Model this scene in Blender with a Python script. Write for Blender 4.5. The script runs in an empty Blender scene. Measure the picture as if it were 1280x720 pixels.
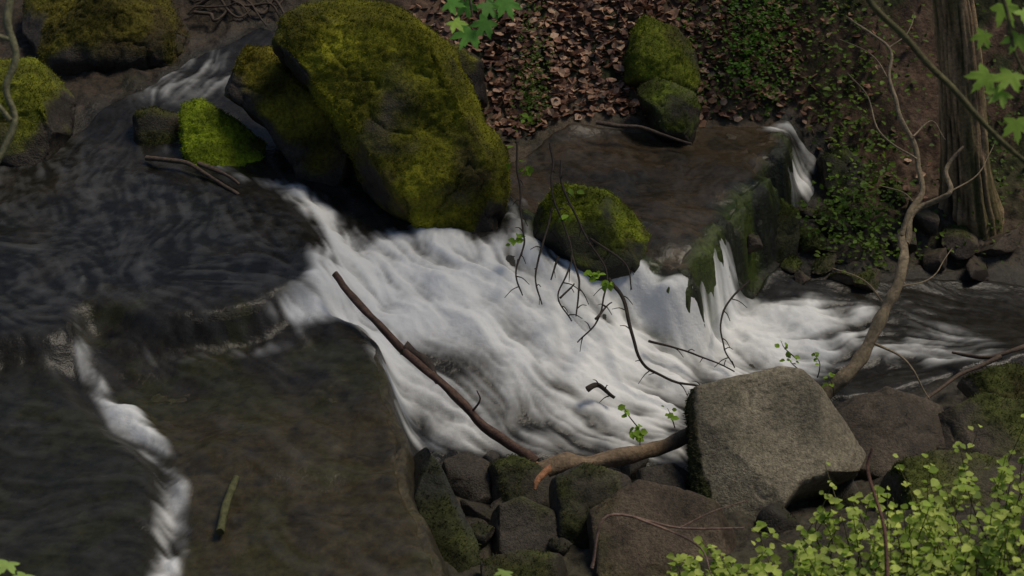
import bpy, math, random
import numpy as np
from mathutils import Vector, Matrix
random.seed(4); rng=np.random.default_rng(4)
sc=bpy.context.scene
# ------------------------------------------------------------------ survey station
# every feature was sighted from the tripod (0,-9,5.5): bearing + known height -> true world position
K=0.3153
def Dr(u,v):
    a=(u-640)/640*K; b=(360-v)/640*K
    return (a, .8660+b*.5, -.5+b*.866)
def P(u,v,z):
    d=Dr(u,v); t=(z-5.5)/d[2]; return (d[0]*t, -9+d[1]*t, z)
def Q(u,v,t):
    d=Dr(u,v); return (d[0]*t, -9+d[1]*t, 5.5+d[2]*t)
# ------------------------------------------------------------------ noise
def h3(ix,iy,iz,seed):
    n=(ix.astype(np.uint32)*np.uint32(374761393)+iy.astype(np.uint32)*np.uint32(668265263)+iz.astype(np.uint32)*np.uint32(2246822519)+np.uint32((seed*3266489917)&0xffffffff))
    n=(n^(n>>np.uint32(13)))*np.uint32(1274126177); n=n^(n>>np.uint32(16))
    return n.astype(np.float32)/2147483648.0-1.0
def noise(x,y,z,seed=0):
    x=np.asarray(x,dtype=np.float64);y=np.asarray(y,dtype=np.float64);z=np.asarray(z,dtype=np.float64)+np.zeros_like(x)
    fx=np.floor(x);fy=np.floor(y);fz=np.floor(z)
    ix=fx.astype(np.int64);iy=fy.astype(np.int64);iz=fz.astype(np.int64)
    tx=x-fx;ty=y-fy;tz=z-fz
    tx=tx*tx*(3-2*tx);ty=ty*ty*(3-2*ty);tz=tz*tz*(3-2*tz)
    r=0
    for a in (0,1):
        wa=tx if a else 1-tx
        for b in (0,1):
            wb=ty if b else 1-ty
            for c in (0,1):
                wc=tz if c else 1-tz
                r=r+wa*wb*wc*h3(ix+a,iy+b,iz+c,seed)
    return r
def fbm(x,y,z=0.0,f=1.0,o=4,seed=0,g=.5):
    r=0;a=1;s=0
    for i in range(o):
        r=r+a*noise(x*f+i*3.7,y*f+i*1.9,np.asarray(z)*f+i*7.3,seed+i); s+=a; a*=g; f*=2.03
    return r/s*1.6
def sst(a,b,x):
    t=np.clip((x-a)/(b-a),0,1); return t*t*(3-2*t)
def sdist(px,py,poly):
    d=np.full(px.shape,1e9); ins=np.zeros(px.shape,bool); n=len(poly)
    for i in range(n):
        x0,y0=poly[i][:2]; x1,y1=poly[(i+1)%n][:2]
        ex,ey=x1-x0,y1-y0; wx,wy=px-x0,py-y0
        t=np.clip((wx*ex+wy*ey)/(ex*ex+ey*ey+1e-12),0,1)
        d=np.minimum(d,(wx-ex*t)**2+(wy-ey*t)**2)
        c=((y0<=py)&(y1>py))|((y1<=py)&(y0>py))
        if abs(ey)>1e-9: ins^= c&(px< x0+(py-y0)*ex/ey)
    d=np.sqrt(d); return np.where(ins,d,-d)
def segd(px,py,pts):
    d=np.full(px.shape,1e9)
    for i in range(len(pts)-1):
        x0,y0=pts[i][:2]; x1,y1=pts[i+1][:2]; ex,ey=x1-x0,y1-y0; wx,wy=px-x0,py-y0
        t=np.clip((wx*ex+wy*ey)/(ex*ex+ey*ey+1e-12),0,1)
        d=np.minimum(d,np.hypot(wx-ex*t,wy-ey*t))
    return d
# ------------------------------------------------------------------ terrain data
ctrl=[(120,100,.78),(-150,60,.8),(-250,250,.72),(40,230,.68),(230,215,.66),(270,60,.86),(200,130,.78),(300,10,1.0),(330,200,.62),(420,240,.55),(60,0,.98),
(150,520,.33),(200,580,.3),(212,650,.28),(215,760,.26),(100,440,.5),(60,560,.45),(350,560,.45),
(330,250,.6),(400,300,.5),(400,380,.42),(440,330,.45),(520,310,.45),(620,300,.43),(640,250,.43),(500,420,.3),(600,400,.28),(560,480,.15),(520,560,.02),(600,560,0),(700,350,.3),(700,450,.1),(800,350,.12),(760,400,.12),(840,420,-.08),(700,560,-.08),(780,560,-.15),(850,520,-.22),(920,450,-.28),(900,380,-.22),(1000,430,-.3),(1090,430,-.33),(1200,350,-.35),(1280,340,-.35),(1350,420,-.38),(1150,460,-.36),(1450,330,-.36),
(960,320,-.15),(1020,250,-.05),(1050,300,-.1),(1100,330,-.2),(1080,200,.1),(1150,240,.0),(1200,265,-.05),(1280,280,-.15),(1280,200,.15),(1180,150,.35),
(640,150,.5),(750,130,.55),(900,120,.52),(1000,110,.55),(700,0,1.1),(900,0,1.1),(1100,0,1.1),(1280,0,1.1),(1100,100,.6),(1450,50,1.1),(800,60,.82),(1000,50,.85),(600,60,.85),
(560,600,.0),(620,620,-.02),(700,620,-.05),(600,700,.1),(720,700,.12),(800,640,-.02),(900,640,.0),(980,630,-.08),(1050,540,-.2),(1110,520,-.3),(1200,500,-.22),(1260,470,-.2),(1280,560,.0),(1180,600,.05),(1100,680,.3),(900,720,.25),(1280,700,.5),(700,850,.6),(1000,850,.8),(1400,800,.9),(400,900,.45),(0,900,.5)]
C=np.array([P(*c) for c in ctrl])
def tps_fit(X,Y,Z,lam=.003):
    n=len(X); r=np.hypot(X[:,None]-X[None],Y[:,None]-Y[None])
    Km=np.where(r>0,r*r*np.log(r+1e-9),0)+lam*np.eye(n)
    Pm=np.c_[np.ones(n),X,Y]; A=np.block([[Km,Pm],[Pm.T,np.zeros((3,3))]])
    return np.linalg.solve(A,np.r_[Z,0,0,0])
W=tps_fit(C[:,0],C[:,1],C[:,2])
def base_h(x,y):
    xc=np.clip(x,-5.6,5.6); yc=np.clip(y,-3.7,4.2)
    z=W[-3]+W[-2]*xc+W[-1]*yc
    for i in range(len(C)):
        r2=(xc-C[i,0])**2+(yc-C[i,1])**2
        z=z+W[i]*r2*.5*np.log(r2+1e-9)
    z=np.clip(z,-.45,1.7)
    z=z+14*(1-np.exp(-np.maximum(y-3.6,0)*.5/14))
    z=z+3.2*sst(3.4,10.5,-y)+.12*np.maximum(-y-10,0)**.8
    return z
step=.0135
def ax(lo,hi):
    f=np.arange(lo,hi,step); g=[]; d=step*2; p=0
    while p<75: p+=d; g.append(p); d*=1.28
    g=np.array(g); return np.r_[lo-g[::-1],f,f[-1]+g], len(g), len(f)
xs,ox,nfx=ax(-5.3,5.4); ys,oy,nfy=ax(-4.1,5.4)
GX,GY=np.meshgrid(xs,ys)   # [iy,ix]
poly=lambda z,pts:[P(u,v,z)[:2] for u,v in pts]
plA=poly(.66,[(-500,150),(60,160),(300,232),(375,262),(398,300),(385,350),(345,395),(200,410),(120,400),(60,425),(-500,440)])
plB=poly(.5,[(110,400),(345,393),(430,405),(470,430),(485,500),(510,580),(550,740),(620,950),(230,950),(225,640),(205,560),(125,480)])
plC=poly(.52,[(-500,460),(60,470),(125,515),(178,580),(188,740),(190,950),(-500,950)])
plD=poly(.38,[(560,180),(640,150),(960,135),(985,160),(965,200),(930,232),(905,275),(870,330),(840,333),(800,320),(700,290),(640,262)])
w1=fbm(GX,GY,0,2.2,4,11)*.06; w2=fbm(GX,GY,0,2.2,4,21)*.06
PX,PY=GX+w1,GY+w2
Z=base_h(GX,GY)
sA=sdist(PX,PY,plA);sB=sdist(PX,PY,plB);sC=sdist(PX,PY,plC);sD=sdist(PX,PY,plD)
def lerp(a,b,t): return a+(b-a)*t
Z=lerp(Z,.665+.025*fbm(GX,GY,0,1.5,3,31),sst(-.28,.03,sA))
tB=.5+.03*fbm(GX,GY,0,1.3,3,32); tB=tB-.03*sst(.0,.12,fbm(GX*.6+GY*.2,GY,0,1.6,3,35))
Z=lerp(Z,tB,sst(-.13,.0,sB)*(1-sst(-.02,.12,sA)))
Z=lerp(Z,.53+.03*fbm(GX,GY,0,1.6,4,33),sst(-.12,.02,sC))
stepD=.03*sst(.0,.15,fbm(GX,GY,0,1.4,3,38))
Z=lerp(Z,np.maximum(Z,.38+.04*fbm(GX,GY,0,2,4,34)-stepD),sst(-.2,.02,sD+.09*fbm(GX,GY,0,5,4,36)))
wA=sst(0,.1,sA);wB=sst(-.1,.05,sB);wC=sst(-.1,.05,sC);wD=sst(-.05,.05,sD)
slab=np.clip(wA+wB+wC+wD,0,1)
STREAM=[P(*p)[:2] for p in [(330,20,1.),(250,60,.86),(180,110,.78),(0,200,.7),(-400,200,.72),(-400,950,.5),(580,950,.5),(550,700,.5),(500,560,.3),(560,578,.0),(640,585,-.03),(860,590,-.15),(900,520,-.25),(1020,505,-.3),(1110,505,-.33),(1240,470,-.35),(1500,440,-.36),(1500,345,-.36),(1280,345,-.33),(1180,338,-.3),(1100,350,-.25),(1020,345,-.2),(960,300,-.15),(1025,262,0),(1035,200,.1),(1020,160,.38),(990,130,.5),(700,150,.5),(620,190,.45),(610,280,.45),(500,250,.5),(440,150,.6),(380,120,.7),(360,50,.86)]]
sS=sdist(PX,PY,STREAM)
dry=sst(.05,-.15,sS)
rough=fbm(GX,GY,0,5,5,41)
rid=1-np.abs(fbm(GX,GY,0,3.0,4,43))*2
wall=sst(-.34,-.15,sD)*sst(.1,-.02,sD)*(GY<2.2)
Z=Z+rough*(.009+.012*wD+.03*dry*(1-slab*.6))+.035*dry*(rid-.5)*(1-slab*.7)
Z=Z+.012*fbm(GX,GY,0,14,4,44)*(.4+.6*dry)+wall*.06*fbm(GX,GY,0,6,4,45)
# ------------------------------------------------------------------ fine arrays
sl=(slice(oy,oy+nfy),slice(ox,ox+nfx))
X=GX[sl];Y=GY[sl];Zf=Z[sl]
def blur(a,s):
    k=int(s*5)+4; a=np.pad(a,k,mode='edge')
    fy=np.fft.fftfreq(a.shape[0])[:,None]; fx=np.fft.rfftfreq(a.shape[1])[None]
    return np.fft.irfft2(np.fft.rfft2(a)*np.exp(-2*(math.pi*s)**2*(fx*fx+fy*fy)),s=a.shape)[k:-k,k:-k]
def hz(x,y):
    i=np.clip(((x-xs[ox])/step),0,nfx-2); j=np.clip(((y-ys[oy])/step),0,nfy-2)
    i=np.asarray(i).astype(int); j=np.asarray(j).astype(int); return Zf[j,i]
# ------------------------------------------------------------------ flow + LIC
fl=[((250,70,.85),(200,120,.78)),((150,150,.74),(120,220,.7)),((60,230,.68),(60,300,.67)),((200,250,.67),(200,310,.66)),((0,300,.66),(60,320,.66)),((250,330,.66),(330,340,.65)),((300,240,.64),(360,300,.6)),((380,290,.6),(410,360,.45)),((350,380,.6),(420,430,.5)),((60,380,.6),(100,420,.5)),((110,460,.42),(160,530,.34)),((200,580,.3),(212,680,.27)),((250,450,.5),(350,470,.5)),((400,450,.5),(480,470,.45)),((350,600,.47),(480,640,.45)),((480,480,.5),(540,560,.05)),((480,330,.45),(560,420,.3)),((560,310,.44),(650,400,.25)),((650,250,.45),(650,320,.4)),((700,340,.33),(790,400,.1)),((640,480,.12),(720,550,-.1)),((560,520,.05),(640,570,-.05)),((780,450,0),(880,480,-.25)),((860,360,-.05),(920,430,-.27)),((950,420,-.28),(1050,440,-.32)),((1050,450,-.32),(1150,430,-.34)),((1200,420,-.35),(1300,430,-.36)),((750,180,.4),(840,300,.37)),((900,180,.4),(900,270,.37)),((905,300,.36),(915,372,-.2)),((985,165,.4),(1005,235,-.05)),((1150,350,-.33),(1250,370,-.35)),((60,600,.52),(180,620,.4))]
VX=np.zeros_like(X);VY=np.zeros_like(X)
for a,b in fl:
    a=P(*a);b=P(*b); dx,dy=b[0]-a[0],b[1]-a[1]; L=math.hypot(dx,dy); mx,my=(a[0]+b[0])/2,(a[1]+b[1])/2
    w=1/((X-mx)**2+(Y-my)**2+.02)**1.6; VX+=w*dx/L; VY+=w*dy/L
L=np.hypot(VX,VY)+1e-9; VX/=L;VY/=L
an=.6*fbm(X,Y,0,2.2,3,51)+.4*fbm(X,Y,0,6,2,55)
VX,VY=VX*np.cos(an)-VY*np.sin(an),VX*np.sin(an)+VY*np.cos(an)
VX=VX.astype(np.float32);VY=VY.astype(np.float32)
def lic(N,Ls):
    acc=N.copy();cnt=1
    jj,ii=np.meshgrid(np.arange(nfy,dtype=np.float32),np.arange(nfx,dtype=np.float32),indexing='ij')
    for sg in (1,-1):
        px=ii.copy();py=jj.copy()
        for k in range(Ls):
            qi=np.clip(px+.5,0,nfx-1).astype(np.int32);qj=np.clip(py+.5,0,nfy-1).astype(np.int32)
            px+=sg*VX[qj,qi];py+=sg*VY[qj,qi]
            qi=np.clip(px+.5,0,nfx-1).astype(np.int32);qj=np.clip(py+.5,0,nfy-1).astype(np.int32)
            acc+=N[qj,qi];cnt+=1
    acc/=cnt; return (acc-acc.mean())/acc.std()
l1=lic(blur(rng.standard_normal(X.shape),.7).astype(np.float32),12)
l2=lic(blur(rng.standard_normal(X.shape),1.8).astype(np.float32),14)
l3=lic(blur(rng.standard_normal(X.shape),5.5).astype(np.float32),12)
def norm(a): return (a-a.mean())/a.std()
cl_=norm(lic(norm(fbm(X,Y,0,9,4,82)).astype(np.float32),5))   # frothy clumps, a little drawn out
# ------------------------------------------------------------------ foam density, plus painted water glints
W1=[P(*p)[:2] for p in [(300,228,.64),(345,232,.6),(395,262,.52),(440,290,.48),(470,300,.46),(520,290,.46),(600,300,.44),(625,290,.44),(635,255,.46),(655,240,.46),(668,300,.4),(700,325,.34),(790,330,.2),(835,345,.1),(872,378,-.15),(920,378,-.22),(1000,380,-.28),(1090,390,-.32),(1110,430,-.33),(1050,470,-.32),(1000,480,-.3),(900,495,-.27),(870,520,-.22),(860,580,-.17),(790,578,-.15),(640,575,-.03),(520,570,.03),(495,540,.2),(485,500,.4),(470,440,.5),(430,405,.5),(345,393,.6),(385,350,.6),(398,300,.6),(375,262,.6)]]
px,py=PX[sl],PY[sl]
turb=fbm(X,Y,0,5,5,81)
dn=sst(-.12,.18,sdist(px,py,W1))
for (u,v,z,r,a) in [(590,475,.12,.17,.8),(640,545,-.04,.25,.55),(545,455,.2,.12,.45),(720,560,-.1,.22,.55),(850,560,-.2,.2,.55),(1080,440,-.33,.3,.5),(500,380,.4,.12,.35),(530,540,.05,.15,.3),(950,470,-.3,.15,.4),(400,340,.5,.12,.35),(780,520,-.1,.15,.3),(620,420,.2,.1,.3),(690,500,.0,.12,.35)]:
    q=P(u,v,z); dn=dn*(1-a*np.exp(-(((X-q[0])/1.5)**2+(Y-q[1])**2)/r**2))
dn=dn*(1-sst(-.12,.02,sD[sl])*(X>.3))
ST=[P(*p)[:2] for p in [(150,310,.66),(110,355,.66),(100,420,.55),(112,480,.4),(165,540,.33),(195,590,.3),(210,650,.28),(215,720,.27),(215,780,.26)]]
sdn=segd(px,py,ST); wdt=.016+.03*sst(-.2,-2.2,Y)
sd_st=sst(2.8,.0,sdn/wdt)*(.28+.42*sst(-.9,-1.9,Y))*(.85+.5*turb)
fA=[P(975,160,.4)[:2],P(1000,190,.2)[:2],P(1012,240,-.05)[:2],P(990,262,-.08)[:2]]; fB=[P(906,325,.25)[:2],P(915,375,-.2)[:2]]
fd=np.maximum(1.5*sst(.22,.03,segd(px,py,fA))*(.8+.5*turb),sst(.11,.0,segd(px,py,fB)))
edge=sst(.14,.0,np.abs(sA+.1)[sl])*sst(2,.2,np.abs(X+1.7))*.6   # water folding over the slab lip
up=P(225,95,.8); up_glint=.32*np.exp(-((X-up[0])**2/.3+(Y-up[1])**2/.4))  # upstream sparkle: sky reflections off ripples, painted in as pale water
tail=P(1150,440,-.35); tl=.4*np.exp(-((X-tail[0])**2/.3+(Y-tail[1])**2/.12))
dens=np.maximum.reduce([dn*.93,sd_st,fd*.5,edge*.33,up_glint,tl])
dens=blur(dens,1.5)
foam_glint=sst(.1,1.12,dens*1.05+(.13*l1+.13*l2+.07*l3+.09*cl_+.17*turb)*(.35+.65*np.minimum(dens*2,1))*np.minimum(dens*4,1))
foam_glint=blur(foam_glint,.4)
fine=norm(fbm(X,Y,0,16,4,91))
glint=np.clip(.012+.013*(l1*.6+l2*.35+fine*.6),0,.2)*sst(-.1,.3,sA[sl])+np.clip(.008+.009*(l1*.6+l2*.4+fine*.5),0,.1)  # ripple highlights on dark water, painted as pale streaks in its colour
foam_glint=np.clip(np.maximum(foam_glint,glint),0,1)
S=blur(Zf,4.0)
gy_,gx_=np.gradient(S,step); slope=np.hypot(gx_,gy_)
off=lerp(-.10,.026,sst(-.06,.09,sS[sl]))
off=off-.1*sst(.7,1.3,slope)*sst(.35,.15,dens)*(sD[sl]>-.4)
off=off-.02*sst(.0,.2,sB[sl])*sst(.3,.7,fbm(X,Y,0,2,3,61)+sst(-.8,-2.2,Y)*.5)*(dens<.2)
off=off-.014*wD[sl]
Sw=blur(Zf,2.0)
Wz=lerp(S,Sw,.35)+off+dens*.03+dens*(.003*l1+.007*l2+.009*l3+.007*cl_+.04*turb)+(1-dens)*(.0009*l1+.0018*l2+.0018*l3+.004*turb+.0012*cl_+.0009*fine)
# ------------------------------------------------------------------ mesh helpers
def link(ob,parent=None):
    sc.collection.objects.link(ob)
    if parent: ob.parent=parent
    return ob
def grid_mesh(name,X,Y,Z,keep=None,col=None,attrs={},mat=None):
    ny,nx=X.shape; idx=np.arange(nx*ny).reshape(ny,nx)
    q=np.stack([idx[:-1,:-1],idx[:-1,1:],idx[1:,1:],idx[1:,:-1]],-1).reshape(-1,4)
    sel=np.arange(nx*ny)
    if keep is not None:
        k=keep.ravel(); q=q[k[q].all(1)]
        used=np.zeros(nx*ny,bool); used[q.ravel()]=True; sel=np.nonzero(used)[0]
        mp=np.zeros(nx*ny,np.int64); mp[sel]=np.arange(len(sel)); q=mp[q]
    me=bpy.data.meshes.new(name); co=np.stack([X.ravel()[sel],Y.ravel()[sel],Z.ravel()[sel]],-1).astype(np.float32)
    me.vertices.add(len(co)); me.vertices.foreach_set('co',co.ravel())
    me.loops.add(q.size); me.loops.foreach_set('vertex_index',q.ravel().astype(np.int32))
    me.polygons.add(len(q)); me.polygons.foreach_set('loop_start',np.arange(0,q.size,4,dtype=np.int32))
    me.polygons.foreach_set('loop_total',np.full(len(q),4,np.int32))
    me.polygons.foreach_set('use_smooth',np.ones(len(q),bool))
    me.update(calc_edges=True)
    if col is not None:
        a=me.attributes.new('col','FLOAT_COLOR','POINT'); c=col.reshape(-1,3)[sel]
        a.data.foreach_set('color',np.c_[c,np.ones(len(c))].astype(np.float32).ravel())
    for k,v in attrs.items():
        a=me.attributes.new(k,'FLOAT','POINT'); a.data.foreach_set('value',v.ravel()[sel].astype(np.float32))
    me.materials.append(mat); return link(bpy.data.objects.new(name,me))
def setcol(me,c):
    a=me.attributes.new('col','FLOAT_COLOR','POINT'); c=np.asarray(c)
    a.data.foreach_set('color',np.c_[c,np.ones(len(c))].astype(np.float32).ravel())
# ------------------------------------------------------------------ materials
def surf_mat(name,rough=.7,nscale=30,var=.5,bs=.5,bscale=60,bdist=.01,roughattr=False,trans=0,spec=.5,foamy=False):
    m=bpy.data.materials.new(name); m.use_nodes=True; nt=m.node_tree; nt.nodes.clear(); n=nt.nodes.new; l=nt.links.new
    out=n('ShaderNodeOutputMaterial'); b=n('ShaderNodeBsdfPrincipled'); at=n('ShaderNodeAttribute'); at.attribute_name='col'
    tc=n('ShaderNodeTexCoord'); vec=tc.outputs['Object']
    nz=n('ShaderNodeTexNoise'); nz.inputs['Scale'].default_value=nscale; nz.inputs['Detail'].default_value=6; nz.inputs['Roughness'].default_value=.7; l(vec,nz.inputs['Vector'])
    mr=n('ShaderNodeMapRange'); mr.inputs[1].default_value=.3; mr.inputs[2].default_value=.7; mr.inputs[3].default_value=1-var; mr.inputs[4].default_value=1+var; l(nz.outputs['Fac'],mr.inputs[0])
    mx=n('ShaderNodeVectorMath'); mx.operation='SCALE'; l(at.outputs['Color'],mx.inputs[0]); l(mr.outputs[0],mx.inputs['Scale'])
    colout=mx.outputs[0]; b.inputs['Specular IOR Level'].default_value=spec
    b.inputs['Roughness'].default_value=rough
    if foamy:
        fa=n('ShaderNodeAttribute'); fa.attribute_name='foam_glint'
        mc=n('ShaderNodeMixRGB'); l(fa.outputs['Fac'],mc.inputs[0]); l(colout,mc.inputs[1]); mc.inputs[2].default_value=(.78,.78,.765,1); colout=mc.outputs[0]
        rr=n('ShaderNodeMapRange'); rr.inputs[3].default_value=.24; rr.inputs[4].default_value=.85; rr.inputs[2].default_value=.5; l(fa.outputs['Fac'],rr.inputs[0]); l(rr.outputs[0],b.inputs['Roughness'])
        b.inputs['IOR'].default_value=1.34
    l(colout,b.inputs['Base Color'])
    if roughattr:
        ra=n('ShaderNodeAttribute'); ra.attribute_name='rough'; l(ra.outputs['Fac'],b.inputs['Roughness'])
    if bs>0:
        n2=n('ShaderNodeTexNoise'); n2.inputs['Scale'].default_value=bscale; n2.inputs['Detail'].default_value=5; n2.inputs['Roughness'].default_value=.65; l(vec,n2.inputs['Vector'])
        bp=n('ShaderNodeBump'); bp.inputs['Strength'].default_value=bs; bp.inputs['Distance'].default_value=bdist; l(n2.outputs['Fac'],bp.inputs['Height']); l(bp.outputs[0],b.inputs['Normal'])
    if trans>0:
        t=n('ShaderNodeBsdfTranslucent'); l(mx.outputs[0],t.inputs['Color']); ms=n('ShaderNodeMixShader'); ms.inputs[0].default_value=trans
        l(b.outputs[0],ms.inputs[1]); l(t.outputs[0],ms.inputs[2]); l(ms.outputs[0],out.inputs[0])
    else: l(b.outputs[0],out.inputs[0])
    return m
M_ground=surf_mat('ground_mat',nscale=22,var=.6,bs=.8,bscale=45,bdist=.018,roughattr=True,spec=.35)
M_rock=surf_mat('rock_mat',nscale=45,var=.6,bs=.9,bscale=80,bdist=.014,roughattr=True,spec=.3)
M_bark=surf_mat('bark_mat',rough=.75,nscale=35,var=.5,bs=.8,bscale=70,bdist=.008,spec=.3)
M_leaf=surf_mat('leaf_mat',rough=.55,nscale=25,var=.2,bs=0,trans=.4,spec=.25)
M_moss=surf_mat('moss_mat',rough=.9,nscale=25,var=.3,bs=0,trans=.25,spec=.1)
M_dead=surf_mat('dead_leaf_mat',rough=.65,nscale=40,var=.35,bs=0,trans=.1,spec=.3)
M_water=surf_mat('water_mat',nscale=18,var=.5,bs=.5,bscale=26,bdist=.012,foamy=True,spec=.42)
# ------------------------------------------------------------------ ground object
def c3(*c): return np.array(c)
col=np.zeros(GX.shape+(3,))+c3(.05,.042,.028)
def mixc(w,c):
    global col
    col=col*(1-w[...,None])+c3(*c)*w[...,None]
nA=fbm(GX,GY,0,1.5,4,71); nB=fbm(GX,GY,0,5,4,72); nC=fbm(GX,GY,0,12,3,73)
mixc(dry*sst(1.2,2.4,GY),(.1,.06,.038))
mixc(dry*sst(1.2,2.4,GY)*sst(.1,.5,nA+nB*.4),(.035,.04,.012))
mixc(dry*sst(1.2,2.,GY)*sst(-.6,-1.2,GX)*.8,(.032,.026,.017))
mixc(dry*sst(-2.2,-3.2,GY)*.8,(.05,.05,.02))
mixc((1-dry)*(1-slab),(.024,.021,.016))
mixc(wA,(.018,.016,.012)); mixc(wA*sst(.1,.6,nB),(.032,.026,.018))
mixc(wB,(.03,.025,.017)); mixc(wB*sst(-.9,-1.9,GY+.3*nA),(.066,.05,.022)); mixc(wB*sst(.05,.5,nB+nA*.5)*.6,(.052,.05,.014)); mixc(wB*sst(.3,.8,nC-nB*.5)*.5,(.014,.012,.009))
mixc(wC,(.026,.024,.014)); mixc(wC*sst(.0,.5,nB)*.7,(.036,.035,.012)); mixc(wC*sst(.25,.7,nA)*.6,(.055,.042,.02))
mixc(wD,(.085,.06,.034)); mixc(wD*sst(0,.5,nB)*.7,(.03,.027,.016)); mixc(wD*sst(.1,.5,nC)*.4,(.12,.085,.05))
mixc(wall,(.018,.02,.01)); mixc(wall*sst(-.2,.5,nB+nC*.5),(.055,.075,.012))
mixc(dry*sst(.2,.6,nC+nB*.5)*.35,(.02,.016,.012))
wet=np.clip(sst(-.35,.05,sS),0,1); rgh=lerp(.85,.4,wet)+.12*nC
ground=grid_mesh('ground',GX,GY,Z,None,col,{'rough':np.clip(rgh,.25,1)},M_ground)
stream=grid_mesh('stream_water',X,Y,Wz,off>-.085,col[sl]*.65,{'foam_glint':foam_glint},M_water)
# ------------------------------------------------------------------ rocks
def finish_rock(ob,moss,rockc,mossc,seed,disp,cuts=0,side=False):
    me=ob.data; n=len(me.vertices); co=np.empty(n*3,np.float32); me.vertices.foreach_get('co',co); co=co.reshape(-1,3).astype(float)
    no=np.empty(n*3,np.float32); me.vertices.foreach_get('normal',no); no=no.reshape(-1,3).astype(float)
    if cuts:
        rr=random.Random(seed); cen=co.mean(0)
        for k in range(cuts):
            nn=np.array([rr.gauss(0,.8),-abs(rr.gauss(0,.6)),rr.gauss(.5,.5)]); nn/=np.linalg.norm(nn)
            dt=(co-cen)@nn; h=dt.max()*rr.uniform(.66,.86); e=np.maximum(dt-h,0); co-=np.outer(e,nn)*.93
    x,y,z=co.T
    rg=np.abs(fbm(x,y,z,3.0,3,seed+3))
    d=disp*(.7*fbm(x,y,z,1.6,3,seed)-.3*sst(.06,.0,rg)+.3*rg+.25*fbm(x,y,z,9,5,seed+5))
    mn=sst(-.35,.5,no[:,2]*.9+fbm(x,y,z,2.5,5,seed+9)*1.1+(moss-.6)*1.6)
    if side: mn=np.maximum(mn,sst(.45,.8,-no[:,0]+.25*fbm(x,y,z,4,4,seed+8))*.9)
    d=d+mn*.012*fbm(x,y,z,38,3,seed+12)
    co+=no*d[:,None]; me.vertices.foreach_set('co',co.astype(np.float32).ravel())
    cv=fbm(x,y,z,6,4,seed+20)[:,None]; c=np.array(rockc)*(1+.5*cv)*(1-.3*sst(.06,.0,rg))[:,None]
    mv=fbm(x,y,z,5,5,seed+30)[:,None]*.5+.5
    mc=np.array(mossc)*(.3+1.7*np.maximum(mv,0)**1.5); br=sst(.2,.8,fbm(x,y,z,4,5,seed+33))[:,None]; mc=mc*(1-br*.8)+np.array((.055,.04,.016))*br*.8
    c=c*(1-mn[:,None])+mc*mn[:,None]
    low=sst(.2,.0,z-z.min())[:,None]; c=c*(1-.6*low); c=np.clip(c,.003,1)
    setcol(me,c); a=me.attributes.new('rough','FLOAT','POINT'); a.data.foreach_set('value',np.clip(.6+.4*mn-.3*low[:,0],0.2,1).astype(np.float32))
    me.polygons.foreach_set('use_smooth',np.ones(len(me.polygons),bool)); me.update()
    # moss fuzz: short tapering shoots standing on the mossy skin
    pr=np.where((mn>.45)&(no[:,2]>-.5),mn,0)*(1-br[:,0]*.6); N=int(min(26000,pr.sum()*1.5))
    if N<150: return
    r=np.random.default_rng(seed); k=r.choice(n,N,p=pr/pr.sum()); b=co[k]+r.normal(0,.006,(N,3)); nn=no[k]+r.normal(0,.55,(N,3)); nn/=np.linalg.norm(nn,axis=1)[:,None]
    t=np.cross(nn,r.normal(0,1,(N,3))); t/=np.linalg.norm(t,axis=1)[:,None]+1e-9; L=r.uniform(.008,.022,N)[:,None]; b=b-nn*.003
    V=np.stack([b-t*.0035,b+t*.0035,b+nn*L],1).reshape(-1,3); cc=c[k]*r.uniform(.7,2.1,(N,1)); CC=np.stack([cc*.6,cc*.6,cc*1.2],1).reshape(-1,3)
    m2=bpy.data.meshes.new('moss'); m2.vertices.add(3*N); m2.vertices.foreach_set('co',V.astype(np.float32).ravel()); m2.loops.add(3*N); m2.loops.foreach_set('vertex_index',np.arange(3*N,dtype=np.int32))
    m2.polygons.add(N); m2.polygons.foreach_set('loop_start',np.arange(0,3*N,3,dtype=np.int32)); m2.polygons.foreach_set('loop_total',np.full(N,3,np.int32)); m2.update(calc_edges=True)
    setcol(m2,np.clip(CC,.003,1)); m2.materials.append(M_moss); link(bpy.data.objects.new('moss',m2),ob)
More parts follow.
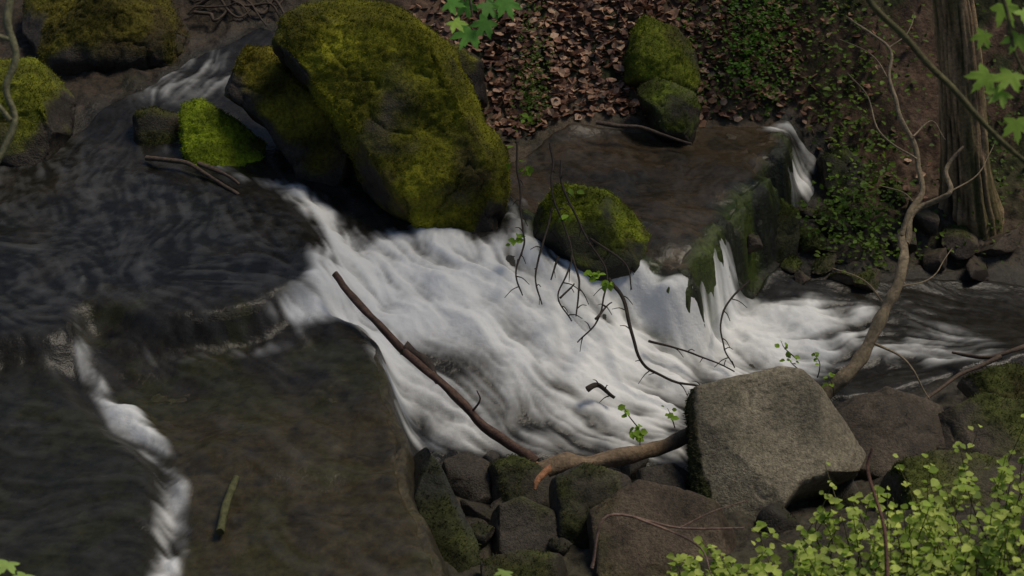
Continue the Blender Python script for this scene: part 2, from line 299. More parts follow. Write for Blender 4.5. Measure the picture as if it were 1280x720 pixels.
def outline_rock(name,b,outl,depth,moss=.5,phi=60,rockc=(.04,.032,.024),mossc=(.16,.155,.01),seed=1,disp=.06,vox=.018,front=.72,cuts=0,sink=.12,side=False):
    B=np.array(P(*b)); s=(B[2]-5.5)/Dr(b[0],b[1])[2]*K/640
    cp=math.cos(math.radians(phi-60)); f=math.radians(phi)
    U=np.array((0,math.cos(f),math.sin(f))); N=np.array((0,-math.sin(f),math.cos(f))); Xa=np.array((1.,0,0))
    p=np.array([((u-b[0])*s,(b[1]-v)*s/cp) for u,v in outl]); 
    q=[]
    for i in range(len(p)):
        a,c=p[i],p[(i+1)%len(p)]
        for k in range(4): q.append(a+(c-a)*k/4)
    p=np.array(q); n=len(p); cen=p.mean(0)
    rings=[(depth,front*.85),(depth*.8,front+.1),(depth*.35,.96),(0,1.0),(-depth*.6,.95),(-depth*1.1,.75)]
    if front>.85: rings=[(depth,front),(depth*.9,front+.05),(depth*.35,1.0),(0,1.0),(-depth*.6,.97),(-depth*1.1,.8)]
    V=[];F=[]
    for d,k in rings:
        for pt in p:
            g=cen+(pt-cen)*k; y=g[1]-(sink if pt[1]<.1 else 0)
            V.append(B+Xa*g[0]+U*y+N*(d-depth*.35))
    for r in range(len(rings)-1):
        for i in range(n):
            j=(i+1)%n; F.append((r*n+i,r*n+j,(r+1)*n+j,(r+1)*n+i))
    F.append(tuple(range(n))[::-1]); F.append(tuple(range((len(rings)-1)*n,len(rings)*n)))
    me=bpy.data.meshes.new(name); me.from_pydata([tuple(v) for v in V],[],F); me.update()
    ob=link(bpy.data.objects.new(name,me))
    r=ob.modifiers.new('r','REMESH'); r.mode='VOXEL'; r.voxel_size=vox
    sm=ob.modifiers.new('s','SMOOTH'); sm.factor=.5; sm.iterations=3
    dg=bpy.context.evaluated_depsgraph_get(); dg.update(); nm=bpy.data.meshes.new_from_object(ob.evaluated_get(dg)); ob.modifiers.clear(); ob.data=nm; nm.name=name
    nm.materials.clear(); nm.materials.append(M_rock)
    finish_rock(ob,moss,rockc,mossc,seed,disp,cuts,side); return ob
R=outline_rock
R('mossy_boulder',(560,298,.42),[(334,62),(350,28),(372,-4),(400,-18),(440,-12),(505,24),(566,60),(596,104),(608,155),(631,195),(634,265),(604,302),(545,293),(498,264),(450,237),(424,168),(380,97)],.34,.72,seed=3,disp=.07,front=.78,cuts=7)
R('mossy_boulder',(415,238,.52),[(254,74),(288,48),(338,58),(404,103),(455,165),(462,200),(432,234),(397,242),(368,214),(341,168),(261,100)],.26,.55,seed=13,mossc=(.15,.13,.012),disp=.05,front=.78,cuts=6)
R('mossy_boulder',(270,207,.64),[(225,133),(248,121),(292,148),(330,178),(322,202),(280,212),(236,208),(224,170)],.2,.9,seed=23,mossc=(.2,.26,.012),disp=.04,cuts=4)
R('mossy_boulder',(195,180,.68),[(165,142),(190,135),(225,145),(228,175),(200,185),(168,170)],.12,.5,seed=33,disp=.03,mossc=(.08,.085,.014))
R('mossy_boulder',(150,80,.76),[(18,-5),(60,-60),(170,-55),(217,0),(242,45),(234,74),(150,82),(58,82),(26,40)],.4,.6,seed=44,mossc=(.11,.095,.012),disp=.07,cuts=3,front=.78)
R('mossy_boulder',(30,195,.68),[(-60,100),(-20,72),(35,72),(86,112),(84,168),(62,194),(0,198),(-60,190)],.35,.65,seed=53,mossc=(.13,.14,.012),disp=.05,cuts=4,front=.8)
R('mossy_boulder',(740,334,.3),[(660,243),(695,226),(760,234),(795,260),(819,295),(802,328),(750,336),(688,324),(659,285)],.28,.5,seed=63,mossc=(.16,.19,.012),rockc=(.018,.018,.011),disp=.05,cuts=5,front=.78)
R('grey_stone_block',(900,646,-.02),[(870,500),(985,475),(1014,479),(1095,568),(1080,594),(970,630),(885,648),(866,610)],.26,-.45,phi=33,seed=73,rockc=(.2,.172,.118),mossc=(.05,.065,.012),disp=.022,front=.93,vox=.013,cuts=3,side=True)
R('mossy_boulder',(830,100,.68),[(776,35),(800,16),(845,32),(872,60),(875,92),(830,98),(782,85)],.18,.6,seed=83,mossc=(.12,.14,.012),disp=.05,cuts=5)
R('mossy_boulder',(850,160,.5),[(797,112),(820,96),(865,112),(882,135),(868,158),(830,156),(807,135)],.16,.6,seed=93,mossc=(.15,.19,.02),disp=.04,cuts=5)
R('dark_boulder',(590,110,.75),[(540,60),(575,55),(605,75),(608,110),(585,118),(550,100)],.15,.2,seed=123,rockc=(.025,.018,.014),disp=.04)
dw_=dict(rockc=(.03,.026,.018),mossc=(.06,.075,.012),disp=.05,cuts=5)
R('streamside_rock',(960,318,-.15),[(935,262),(965,245),(1000,262),(1004,298),(972,320),(935,308)],.14,.4,phi=55,seed=253,**dw_)
R('streamside_rock',(960,240,.1),[(935,196),(960,182),(982,192),(986,226),(962,244),(938,232)],.12,.6,phi=55,seed=263,**dw_)
R('streamside_rock',(1045,238,.0),[(1022,196),(1052,182),(1082,198),(1084,228),(1050,242),(1026,230)],.14,.35,phi=50,seed=273,**dw_)
st_=dict(rockc=(.052,.043,.032),mossc=(.05,.055,.015),front=.88)
R('stone_slab',(570,722,.05),[(487,562),(520,560),(545,580),(610,712),(600,740),(560,740),(530,690),(500,610)],.14,.15,phi=35,seed=133,disp=.03,cuts=4,rockc=(.038,.038,.03),mossc=(.05,.055,.015),front=.88)
R('stone_slab',(730,690,.05),[(690,605),(730,585),(790,600),(800,640),(760,700),(715,705),(695,660)],.16,.1,phi=34,seed=143,disp=.03,cuts=4,**st_)
R('stone_slab',(800,720,.1),[(735,650),(800,610),(880,630),(945,655),(930,720),(830,740),(740,725)],.16,.1,phi=28,seed=153,rockc=(.085,.062,.04),disp=.03,front=.93,mossc=(.06,.06,.02),cuts=4)
R('stone_slab',(650,628,.0),[(612,585),(640,574),(680,590),(688,620),(655,630),(622,620)],.1,.0,phi=40,seed=203,disp=.03,cuts=5,**st_)
R('stone_slab',(585,615,.0),[(552,578),(585,566),(615,580),(618,608),(590,618),(560,606)],.1,.0,phi=40,seed=213,disp=.03,cuts=5,**st_)
R('stone_slab',(655,690,.05),[(606,640),(650,626),(696,645),(706,680),(660,698),(612,684)],.1,.15,phi=34,seed=223,disp=.03,cuts=4,**st_)
R('stone_slab',(640,745,.12),[(596,700),(650,690),(704,698),(720,740),(660,758),(600,745)],.1,.2,phi=34,seed=233,disp=.03,cuts=4,**st_)
R('stone_slab',(840,630,-.05),[(795,590),(845,578),(882,598),(880,625),(840,636),(800,620)],.1,.0,phi=36,seed=243,disp=.03,cuts=4,**st_)
bk_=dict(rockc=(.075,.058,.04),mossc=(.07,.08,.018),front=.9,disp=.035)
R('bank_ledge',(1110,590,-.1),[(1040,512),(1120,494),(1192,512),(1190,560),(1120,594),(1060,574)],.14,.1,phi=26,seed=163,cuts=3,**bk_)
R('bank_ledge',(1230,575,-.05),[(1180,518),(1240,500),(1300,516),(1300,575),(1225,582),(1178,556)],.14,.3,phi=28,seed=173,cuts=3,**bk_)
R('bank_ledge',(1260,515,-.15),[(1205,474),(1270,456),(1320,468),(1320,514),(1235,518)],.12,.45,phi=32,seed=183,cuts=3,**bk_)
R('bank_ledge',(1180,640,.1),[(1085,595),(1170,572),(1290,580),(1290,645),(1180,650),(1100,635)],.14,.2,phi=28,seed=193,cuts=3,**bk_)
def blobs(name,items,rockc,mossc,moss,seed,parent=None):
    rr=random.Random(seed); V=[];F=[]
    import bmesh
    for (x,y,z,r) in items:
        bm=bmesh.new(); bmesh.ops.create_icosphere(bm,subdivisions=4,radius=1)
        co=np.array([v.co[:] for v in bm.verts]); fs=[[v.index for v in f.verts] for f in bm.faces]; bm.free()
        for k in range(15):
            n=np.array([rr.gauss(0,1) for _ in range(3)]); n/=np.linalg.norm(n); h=rr.uniform(.4,.7)
            e=np.maximum(co@n-h,0); co-=np.outer(e,n)*.97
        a=rr.uniform(0,6.28); sx,sy,sz=rr.uniform(.9,1.6),rr.uniform(.7,1.05),rr.uniform(.5,.9)
        co=co*np.array((sx,sy,sz)); ca,sa=math.cos(a),math.sin(a); co=np.stack([co[:,0]*ca-co[:,1]*sa,co[:,0]*sa+co[:,1]*ca,co[:,2]],-1)
        b=len(V); V+= [tuple(c) for c in (co*r*1.3+np.array((x,y,z)))]; F+=[[i+b for i in f] for f in fs]
    me=bpy.data.meshes.new(name); me.from_pydata(V,[],F); me.update(); me.materials.append(M_rock); ob=link(bpy.data.objects.new(name,me)); finish_rock(ob,moss,rockc,mossc,seed,.016); return ob
def place(l):
    o=[]
    for u,v,z,r in l:
        p=P(u,v,z); t=(z-5.5)/Dr(u,v)[2]*K/640*r
        o.append((p[0],p[1],float(hz(p[0],p[1]))+t*.25,t))
    return o
blobs('rubble_stones',place([(620,630,.05,16),(685,640,.0,18),(600,590,.0,18),(612,578,0,16),(700,690,.1,18),(820,640,-.05,18),(600,650,0,16),(1060,610,0,24),(545,600,0,18),(605,680,.03,18),(980,660,.05,24),(1010,690,.15,22),(790,580,-.1,18),(710,592,0,14)]),(.05,.042,.033),(.045,.05,.014),.1,301)
blobs('streamside_stones',place([(990,325,-.12,20),(1015,300,-.05,20),(1030,330,-.15,20),(1045,270,0,22),(1120,230,.05,20),(1080,360,-.25,24),(1200,290,-.1,32),(1150,262,0,26),(1060,320,-.15,17),(935,345,-.15,15),(1000,350,-.2,14),(1075,250,.05,20),(1130,290,-.05,24),(1250,305,-.2,26),(1050,350,-.2,14),(1010,275,-.1,14),(1170,320,-.2,20),(1225,330,-.25,20)]),(.07,.052,.038),(.05,.06,.012),.2,302)
# ------------------------------------------------------------------ tubes
def catmull(pts,k=8):
    p=[np.array(q,float) for q in pts]; p=[2*p[0]-p[1]]+p+[2*p[-1]-p[-2]]; o=[]
    for i in range(1,len(p)-2):
        for j in range(k):
            t=j/k; a,b,c,d=p[i-1],p[i],p[i+1],p[i+2]
            o.append(.5*((2*b)+(c-a)*t+(2*a-5*b+4*c-d)*t*t+(3*b-a-3*c+d)*t**3))
    o.append(p[-2]); return np.array(o)
class Geo:
    def __init__(s): s.V=[];s.F=[];s.C=[]
    def add(s,V,F,C):
        b=len(s.V); s.V+=[tuple(v) for v in V]; s.F+=[tuple(i+b for i in f) for f in F]
        C=np.asarray(C); 
        if C.ndim==1: s.C+=[tuple(C)]*len(V)
        else: s.C+=[tuple(c) for c in C]
    def tube(s,pts,r0,r1,c,k=8,sides=8,wob=.12,knob=.15,cut=None):
        q=catmull(pts,k); n=len(q); T=np.gradient(q,axis=0); T/=np.linalg.norm(T,axis=1)[:,None]+1e-9
        L=np.r_[0,np.cumsum(np.linalg.norm(np.diff(q,axis=0),axis=1))]
        nn=lambda f,sd:noise(L*f,np.full(n,sd*3.1),np.full(n,.5),sd)
        sd=int(abs(q[0,0]*1000))%97
        q=q+np.stack([nn(6,sd+1),nn(6,sd+2),nn(6,sd+3)],-1)*wob*max(r0,.008)
        up=np.array((.3,.2,.9)); V=[];C=[]
        for i in range(n):
            a=np.cross(T[i],up); a/=np.linalg.norm(a)+1e-9; b=np.cross(T[i],a); r=(r0+(r1-r0)*i/(n-1))*(1+knob*nn(12,sd+7)[i])
            for j in range(sides):
                th=2*math.pi*j/sides; rr=r*(1+.1*math.sin(3*th+i*.3)); V.append(q[i]+(a*math.cos(th)+b*math.sin(th))*rr); C.append(np.array(c)*(.8+.4*random.random()))
        F=[(i*sides+j,i*sides+(j+1)%sides,(i+1)*sides+(j+1)%sides,(i+1)*sides+j) for i in range(n-1) for j in range(sides)]
        s.add(V,F,np.array(C))
        for i,rv in ((0,True),(n-1,False)):
            cc=np.array(cut) if (cut is not None and rv) else np.array(c)
            ring=[V[i*sides+j] for j in range(sides)]; s.add(ring,[tuple(range(sides)) if rv else tuple(range(sides))[::-1]],cc)
        return q
    def leaf(s,p,d,nrm,L,c,w=.55,fold=.25,droop=.15):
        d=np.array(d,float); d/=np.linalg.norm(d)+1e-9; nrm=np.array(nrm,float); sd=np.cross(nrm,d); sd/=np.linalg.norm(sd)+1e-9; nrm=np.cross(d,sd)
        P2=[(0,0),(.28,.42*w),(.62,.45*w),(1,0),(.62,-.45*w),(.28,-.42*w)]
        V=[np.array(p)+d*(x*L)+sd*(y*L)+nrm*(abs(y)*fold*L-droop*x*x*L) for x,y in P2]
        s.add(V,[(0,1,2,3),(0,3,4,5)],np.array(c)*random.uniform(.7,1.3))
    def maple(s,p,d,nrm,L,c):
        d=np.array(d,float); d/=np.linalg.norm(d)+1e-9; nrm=np.array(nrm,float); sd=np.cross(nrm,d); sd/=np.linalg.norm(sd)+1e-9; nrm=np.cross(d,sd)
        half=[(0,1),(7,.72),(11,.76),(22,.42),(38,.72),(47,.9),(54,.68),(62,.66),(78,.36),(98,.5),(112,.58),(122,.4),(150,.22)]
        out=[(a,r) for a,r in half]+[(180,.08)]+[(-a,r) for a,r in half[::-1][:-1]]
        V=[np.array(p)+d*.25*L]
        for a,r in out:
            x=math.cos(math.radians(a))*r; y=math.sin(math.radians(a))*r
            V.append(np.array(p)+d*((x+.25)*L)+sd*(y*L)+nrm*(-.18*r*r*L+.04*L*math.cos(math.radians(a)*6)*r))
        n=len(out); F=[(0,i+1,(i+1)%n+1) for i in range(n)]
        s.add(V,F,np.array(c)*random.uniform(.8,1.2))
    def obj(s,name,mat,smooth=True,parent=None):
        me=bpy.data.meshes.new(name); me.from_pydata(s.V,[],s.F); me.update(); setcol(me,np.clip(np.array(s.C),0,1)); me.materials.append(mat)
        if smooth: me.polygons.foreach_set('use_smooth',np.ones(len(me.polygons),bool))
        return link(bpy.data.objects.new(name,me),parent)
def empty(name,loc=(0,0,0)):
    e=bpy.data.objects.new(name,None); e.empty_display_size=.1; return link(e)
pp=lambda l:[P(*p) for p in l]; qq=lambda l:[Q(*p) for p in l]
g=Geo(); g.tube(pp([(415,343,.75),(470,400,.62),(500,433,.54),(530,462,.44),(590,515,.28),(668,580,.1)]),.02,.027,(.1,.058,.04),sides=10,knob=.4,wob=1.2,cut=(.16,.13,.1))
g.tube(pp([(505,435,.52),(530,450,.47),(548,478,.38)]),.035,.02,(.05,.035,.027),sides=8,knob=.5)
g.tube(pp([(590,515,.28),(600,500,.36),(596,488,.42)]),.008,.003,(.1,.058,.04),sides=6)
g.obj('fallen_branch',M_bark)
g=Geo(); g.tube(pp([(668,590,.12),(720,580,.12),(790,568,.1),(860,546,.05),(915,528,-.05)]),.05,.04,(.2,.14,.085),sides=14,knob=.25,wob=.6,cut=(.36,.17,.09))
g.tube(pp([(690,582,.14),(672,600,.13),(668,612,.1)]),.028,.01,(.3,.14,.07)); g.tube(pp([(672,580,.15),(664,588,.14),(660,592,.13)]),.018,.008,(.33,.16,.08)); g.obj('broken_log',M_bark)
g=Geo(); bc=(.22,.17,.105)
g.tube(pp([(1030,495,-.2),(1070,455,.0),(1095,410,.18),(1110,380,.3),(1132,330,.5),(1128,292,.6)]),.045,.028,bc,sides=10,knob=.25,wob=1)
g.tube(pp([(1128,300,.58),(1150,262,.72),(1185,240,.85),(1182,212,.92),(1207,184,1.05)]),.024,.011,bc,knob=.25,wob=1.2)
g.tube(pp([(1128,296,.59),(1148,240,.8),(1145,190,1.),(1125,140,1.2),(1112,100,1.35),(1110,60,1.5),(1060,20,1.65)]),.024,.007,bc,knob=.25,wob=1.2)
for l,r in [([(1145,200,1),(1100,165,1.1),(1085,120,1.2),(1060,90,1.3)],.008),([(1140,170,1.1),(1165,150,1.15),(1180,175,1.1)],.006),([(1110,390,.25),(1080,350,.35),(1040,335,.4)],.008),([(1090,430,.1),(1130,450,.1),(1165,500,-.05)],.01),([(1150,262,.72),(1130,240,.8),(1100,230,.85)],.006),([(1112,100,1.35),(1090,70,1.45),(1050,50,1.5)],.006),([(1185,240,.85),(1225,215,.95),(1240,180,1.05)],.006),([(1110,60,1.5),(1135,40,1.55),(1150,0,1.6)],.005),([(1120,360,.35),(1160,350,.35),(1190,310,.4)],.006)]:
    g.tube(pp(l),r,r*.4,bc,sides=6,wob=2)
g.obj('bare_branch',M_bark)
# hanging twigs
tw=Geo(); lf=Geo(); dk=(.03,.022,.016); root=empty('hanging_twigs')
TW=[[(648,180,1.0),(650,250,.75),(655,300,.65),(645,335,.6),(655,370,.5)],[(690,180,.95),(690,235,.8),(700,270,.7),(715,320,.6),(700,370,.5),(712,400,.4)],[(700,200,.9),(705,240,.8),(735,300,.65),(760,345,.5),(745,400,.4),(720,427,.3)],[(760,345,.5),(785,390,.35),(800,450,.15),(830,470,.05),(905,495,-.1)],[(690,260,.7),(672,340,.55),(680,380,.45)],[(810,425,.1),(860,440,0),(918,466,-.1)],[(935,350,.1),(905,390,.0),(905,430,-.05),(915,460,-.15)],[(715,320,.6),(725,360,.52),(722,395,.45)],[(735,300,.65),(780,330,.5),(790,360,.42)],[(700,320,.6),(690,350,.5)],[(745,400,.4),(765,380,.4)],[(700,370,.5),(716,352,.5)],[(730,490,.08),(745,482,.1),(765,495,.06)]]
for i,l in enumerate(TW):
    r=.013 if i==3 else (.02 if i==12 else .0085); q=tw.tube(pp(l),r,r*.5,dk,sides=6,wob=2.5)
    for k in range(5,len(q)-1,3):
        e=q[k]+np.array([random.uniform(-.11,.11),random.uniform(-.03,.03),random.uniform(-.11,.05)]); tw.tube([q[k],(q[k]+e)/2+np.array((0,0,.015)),e],.0042,.002,dk,k=3,sides=4)
for l in [[(180,198,.72),(240,208,.74),(270,225,.7),(297,245,.66)],[(745,152,.56),(800,160,.54),(865,180,.47)],[(1250,445,-.1),(1200,470,-.15),(1150,505,-.2)],[(250,205,.74),(275,215,.74),(300,232,.7)],[(1290,430,-.1),(1240,445,-.12),(1190,440,-.2)]]:
    tw.tube(pp(l),.018,.01,(.1,.07,.05),sides=7,wob=1,knob=.3)
# fine leafy shoots near the pool
lfs=[]
for u,v,z in [(950,470,0),(985,445,.05),(1000,465,0),(1020,445,.02),(1035,470,-.05),(975,425,.1),(795,535,.12),(780,510,.15),(835,510,.12)]:
    b=P(u+random.uniform(-12,30),v+25,z-.12); q=tw.tube([b,P(u+5,v+10,z-.03),P(u,v,z)],.004,.002,dk,k=5,sides=4,wob=2); lfs+=[q[-1],q[-4],q[-6]]
tw.obj('twigs',M_bark,parent=root)
YG=(.22,.36,.035)
def sprig(c,n,R,sz,colr=YG):
    for _ in range(n):
        p=np.array(c)+np.array([random.gauss(0,1),random.gauss(0,1),random.gauss(0,.7)])*R
        lf.leaf(p,(random.gauss(0,1),random.gauss(0,1),random.uniform(-.6,.4)),(random.gauss(0,.5),random.gauss(0,.5)-.3,1),sz*random.uniform(.6,1.2),colr,w=.8)
for p in lfs: sprig(p,2,.018,.045)
for u,v,z,n,R in [(655,212,.85,9,.035),(628,188,.9,6,.03),(708,272,.7,5,.02),(642,298,.65,6,.02),(745,343,.5,10,.035),(755,355,.5,5,.03),(720,240,.75,6,.04),(795,540,.1,10,.03),(660,150,1.0,5,.03)]:
    sprig(P(u,v,z),n,R,.056)
lf.obj('leaves',M_leaf,parent=root)
# roots behind boulders
g=Geo()
for i in range(14):
    u=random.uniform(225,350); v=random.uniform(-10,42); l=[]
    for k in range(5): l.append((u+k*random.uniform(12,26),v+k*random.uniform(-3,5),.93-.0008*v))
    g.tube([(p[0],p[1],float(hz(p[0],p[1]))+.04+random.uniform(0,.05)) for p in pp(l)],random.uniform(.008,.02),.006,(.07,.05,.035),sides=6,wob=2)
g.obj('tree_roots',M_bark)
# ------------------------------------------------------------------ tree
tr=empty('tree'); g=Geo()
b0=np.array(P(1212,268,-.1)); t0=np.array(P(1192,0,1.6)); dv=(t0-b0)
pts=[b0-dv*.15,b0,b0+dv*.5,t0,b0+dv*2+np.array((-.1,0,0)),b0+dv*3,b0+dv*4.4]
q=catmull(pts,60); n=len(q); V=[];sides=80
for i in range(n):
    f=i/(n-1); r=.19*(1-f*.6)+.05*math.exp(-max(q[i][2]+.05,0)*5)
    for j in range(sides):
        th=2*math.pi*j/sides; V.append([q[i][0]+math.cos(th)*r,q[i][1]+math.sin(th)*r,q[i][2]]); 
V=np.array(V); th=np.tile(np.arange(sides)*2*math.pi/sides,n)
bk=fbm(np.cos(th)*3,np.sin(th)*3,V[:,2]*1.1,3.,5,401); bk2=fbm(np.cos(th)*1.,np.sin(th)*1.,V[:,2]*.8,1.3,3,402)
cx=np.repeat(q[:,:2],sides,0); dd=V[:,:2]-cx; V[:,:2]=cx+dd*(1+.13*bk+.16*bk2)[:,None]
cb=np.array((.25,.17,.095))*np.clip(1+1.3*bk,.12,3)[:,None]; mm=sst(.0,.6,bk2)[:,None]; cb=cb*(1-mm*.6)+np.array((.07,.075,.02))*mm*.6
F=[(i*sides+j,i*sides+(j+1)%sides,(i+1)*sides+(j+1)%sides,(i+1)*sides+j) for i in range(n-1) for j in range(sides)]
g.add(V,F,np.clip(cb,.005,1)); cl=Geo()
for k in range(8):
    s0=q[int(n*random.uniform(.65,.98))]; a=random.uniform(0,6.28); e=s0+np.array((math.cos(a)*1.8,math.sin(a)*1.8,random.uniform(.8,2.2)))*random.uniform(.7,1.2)
    g.tube([s0,(s0+e)/2+np.array((0,0,.2)),e],.07,.02,(.08,.06,.04),sides=7)
    for _ in range(120):
        p=e+np.array([random.gauss(0,.5) for _ in range(3)]); cl.leaf(p,[random.gauss(0,1) for _ in range(3)],(random.gauss(0,.5),random.gauss(0,.5),1),.13,(.06,.11,.02),w=.8)
g.obj('trunk',M_bark,parent=tr); cl.obj('crown',M_leaf,parent=tr)
# ------------------------------------------------------------------ leaf litter
lit=Geo(); bankp=[P(*p)[:2] for p in [(575,40,.9),(600,-40,1.2),(1000,-40,1.2),(1000,60,.9),(890,130,.55),(740,150,.52),(640,160,.5)]]
N=26000; xr=rng.uniform(-.8,5,N); yr=rng.uniform(1.2,4.2,N)
inb=sdist(xr,yr,bankp); ins=sdist(xr,yr,STREAM); zr=hz(xr,yr)
for x,y,d,s,zz in zip(xr,yr,inb,ins,zr):
    pr=1 if d>0 else math.exp(d*3.5)*.35
    if s>-.04 or random.random()>pr: continue
    c=random.choice([(.3,.155,.095),(.38,.22,.14),(.2,.105,.065),(.46,.3,.2),(.12,.06,.042)])
    lit.leaf((x,y,float(zz)+random.uniform(.005,.045)),(random.gauss(0,1),random.gauss(0,1),random.gauss(0,.35)),(random.gauss(0,.45),random.gauss(0,.45)-.1,1),random.uniform(.035,.085),c,w=random.uniform(.7,1.1),fold=random.uniform(-.5,.6),droop=random.uniform(-.3,.4))
lit.obj('leaf_litter',M_dead,smooth=False)
# ------------------------------------------------------------------ undergrowth
ug=Geo()
def clump(u,v,z,ru,rv,n,sz,c,h=.1):
    us=np.array([P(u+random.gauss(0,ru),v+random.gauss(0,rv),z)[:2] for _ in range(n)]); ok=sdist(us[:,0],us[:,1],STREAM)<-.03; zs=hz(us[:,0],us[:,1])
    for (x,y),k,zz in zip(us,ok,zs):
        if not k: continue
        ug.leaf((x,y,float(zz)+random.uniform(.0,h)),(random.gauss(0,1),random.gauss(0,1),random.uniform(-.2,.8)),(random.gauss(0,.5),random.gauss(0,.5)-.2,1),sz*random.uniform(.5,1.2),c,w=.7)
clump(945,70,.8,28,22,2000,.035,(.09,.2,.018),.45)
clump(1070,120,.7,50,55,1300,.04,(.08,.14,.018),.25); clump(1060,200,.2,30,40,700,.045,(.1,.18,.02),.25)
clump(1000,30,.9,60,20,600,.04,(.08,.14,.018),.2); clump(665,120,.6,12,20,800,.028,(.08,.14,.014),.28); clump(1090,290,0,40,20,260,.045,(.12,.19,.02),.2)
clump(1230,160,.3,40,40,250,.05,(.07,.13,.018),.2); clump(1060,160,.4,60,60,600,.05,(.15,.24,.025),.35); clump(1240,230,0,30,30,250,.04,(.08,.13,.018),.15)
clump(980,260,.1,14,30,200,.035,(.07,.11,.015),.1); clump(870,60,.8,15,20,400,.03,(.08,.15,.015),.2)
ug.obj('undergrowth',M_leaf)
# ------------------------------------------------------------------ foreground bush
bt=empty('green_shrub'); g=Geo(); lv=Geo()
for i in range(370):
    x=random.uniform(.8,3.3); y=random.uniform(-4.0,-2.8); z=float(hz(x,y)); h=.1+.4*max(x-.85,0)**.8*random.uniform(.4,1.35)
    e=np.array((x+random.gauss(0,.13),y+random.gauss(0,.13),z+h)); b=np.array((x,y,z-.03)); m=(b+e)/2+np.array((random.gauss(0,.05),random.gauss(0,.05),.02))
    q=g.tube([b,m,e],.004,.002,(.14,.12,.05),k=6,sides=4)
    for k in range(4,len(q)):
        for sgn in (1,-1):
            if random.random()<.25: continue
            a=random.uniform(0,6.28); f=random.random()*min(1,.3+k/len(q)); c=np.array((.2,.32,.03))*(1-f)+np.array((.62,.7,.17))*f
            lv.leaf(q[k]+np.array([random.gauss(0,.015) for _ in range(3)]),(math.cos(a),math.sin(a),random.uniform(-.2,.5)),(random.gauss(0,.4),random.gauss(0,.4)-.2,1),random.uniform(.024,.052),c,w=.95)
g.tube([Q(1110,740,6.4),Q(1105,660,6.5),Q(1085,590,6.6),Q(1090,560,6.6)],.009,.005,(.14,.07,.05))
g.tube([Q(740,710,7.6),Q(760,645,7.6),Q(850,660,7.6),Q(930,660,7.5)],.008,.004,(.22,.14,.11)); g.tube([Q(790,645,7.6),Q(870,680,7.6),Q(890,720,7.5)],.007,.003,(.22,.14,.11))
g.tube([Q(850,660,7.6),Q(890,640,7.6),Q(935,625,7.6)],.005,.002,(.22,.14,.11))
g.obj('stems',M_bark,parent=bt); lv.obj('leaves',M_leaf,parent=bt)
# ------------------------------------------------------------------ overhanging boughs
def bough(name,curves,leaves,big=True,colr=(.1,.075,.05)):
    e=empty(name); g=Geo(); m=Geo()
    for l,r0,r1 in curves: g.tube(qq(l),r0,r1,colr,sides=7,wob=.8)
    for u,v,t,L,c in leaves:
        p=Q(u,v,t); m.maple(p,(random.gauss(0,.6),-.5,-.6+random.gauss(0,.3)),(random.gauss(0,.3),-.5,.9),L,c)
    g.obj('twigs',M_bark,parent=e)
    if leaves: m.obj('leaves',M_leaf,parent=e)
G1=(.15,.36,.06);G2=(.32,.5,.07)
bough('maple_bough',[([(560,-220,7.3),(575,-100,7.1),(585,-20,7),(590,20,7)],.012,.004),([(585,-40,7),(610,-10,7),(630,0,7)],.004,.002)],
 [(556,2,7,.085,G1),(580,-2,7,.08,G1),(605,0,7,.09,G1),(592,34,7.05,.11,G1),(630,-4,7,.09,G1),(565,24,6.98,.07,G2),(612,22,6.95,.09,G1)])
bough('beech_bough',[([(1060,-60,6),(1090,5,6),(1140,55,6),(1190,110,6),(1240,165,6),(1300,215,6)],.014,.01),([(1230,-80,5.5),(1255,0,5.5),(1270,70,5.5),(1310,130,5.5)],.008,.005)],
 [(1250,0,5.6,.09,G2),(1232,38,5.6,.06,G2),(1240,88,5.6,.09,G2),(1268,88,5.5,.09,G2),(1258,112,5.5,.07,G2),(1270,145,5.5,.08,G2),(1275,10,5.5,.08,G2),(1275,40,5.5,.07,G2)],colr=(.1,.09,.035))
bough('mossy_twig',[([(30,-120,6),(20,-40,6),(8,20,6),(20,70,6),(8,110,6),(15,155,6),(-10,220,6)],.016,.012),([(-40,100,6),(-5,130,6),(12,150,6)],.01,.01),([(-30,40,6),(0,45,6),(20,50,6)],.012,.009)],[],colr=(.17,.16,.085))
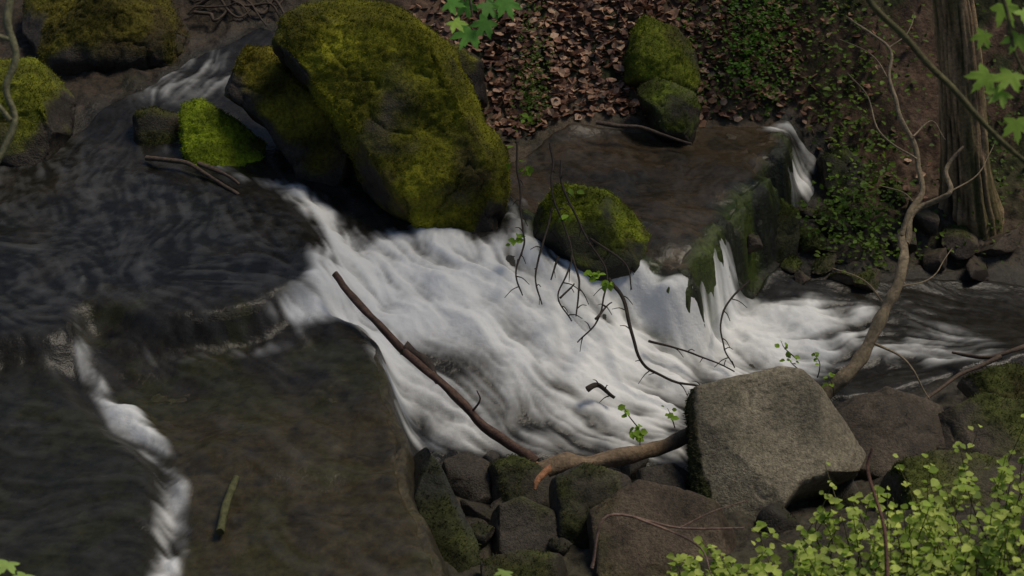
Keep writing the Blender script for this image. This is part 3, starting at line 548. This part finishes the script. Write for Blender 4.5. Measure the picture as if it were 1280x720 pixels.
e=empty('sapling'); g=Geo(); m=Geo()
for u,v,t,L in [(12,700,6,.08),(34,716,6,.07),(-5,718,6,.07),(632,712,6.5,.06),(625,724,6.5,.06)]:
    p=Q(u,v,t); m.maple(p,(random.gauss(0,.4),-.6,.1),(0,-.5,.8),L,(.36,.5,.13)); gx=float(hz(p[0],p[1])); g.tube([(p[0],p[1]-.05,gx-.02),(p[0]+.02,p[1]-.04,(gx+p[2])/2),p],.004,.002,(.1,.12,.04),k=5,sides=5)
g.obj('stems',M_bark,parent=e); m.obj('leaves',M_leaf,parent=e)
g=Geo(); g.tube(pp([(275,665,.55),(283,630,.56),(295,597,.57)]),.022,.018,(.09,.09,.035),knob=.3); g.obj('stick',M_bark)
# ------------------------------------------------------------------ light, camera
w=bpy.data.worlds.new('World'); sc.world=w; w.use_nodes=True; nt=w.node_tree; bg=nt.nodes['Background']; sk=nt.nodes.new('ShaderNodeTexSky')
sk.sky_type='NISHITA'; sk.sun_disc=False; EL,AZ=62,70
sk.sun_elevation=math.radians(EL); sk.sun_rotation=math.radians(AZ); nt.links.new(sk.outputs[0],bg.inputs[0]); bg.inputs[1].default_value=.062
L=bpy.data.lights.new('sun','SUN'); L.energy=2.1; L.angle=math.radians(20); L.color=(1,.9,.74); lo=link(bpy.data.objects.new('sun',L))
dirv=Vector((math.sin(math.radians(AZ))*math.cos(math.radians(EL)),math.cos(math.radians(AZ))*math.cos(math.radians(EL)),math.sin(math.radians(EL))))
lo.rotation_euler=dirv.to_track_quat('Z','Y').to_euler(); lo.location=dirv*20
cd=bpy.data.cameras.new('camera'); co=link(bpy.data.objects.new('camera',cd)); co.location=(0,-9,5.5); co.rotation_euler=(math.radians(60),0,0)
cd.sensor_fit='HORIZONTAL'; cd.angle=2*math.atan(K); cd.clip_end=400; cd.dof.use_dof=True; cd.dof.focus_distance=10.4; cd.dof.aperture_fstop=3.2
sc.camera=co
sc.view_settings.view_transform='Standard'; sc.view_settings.look='None'; sc.view_settings.exposure=0
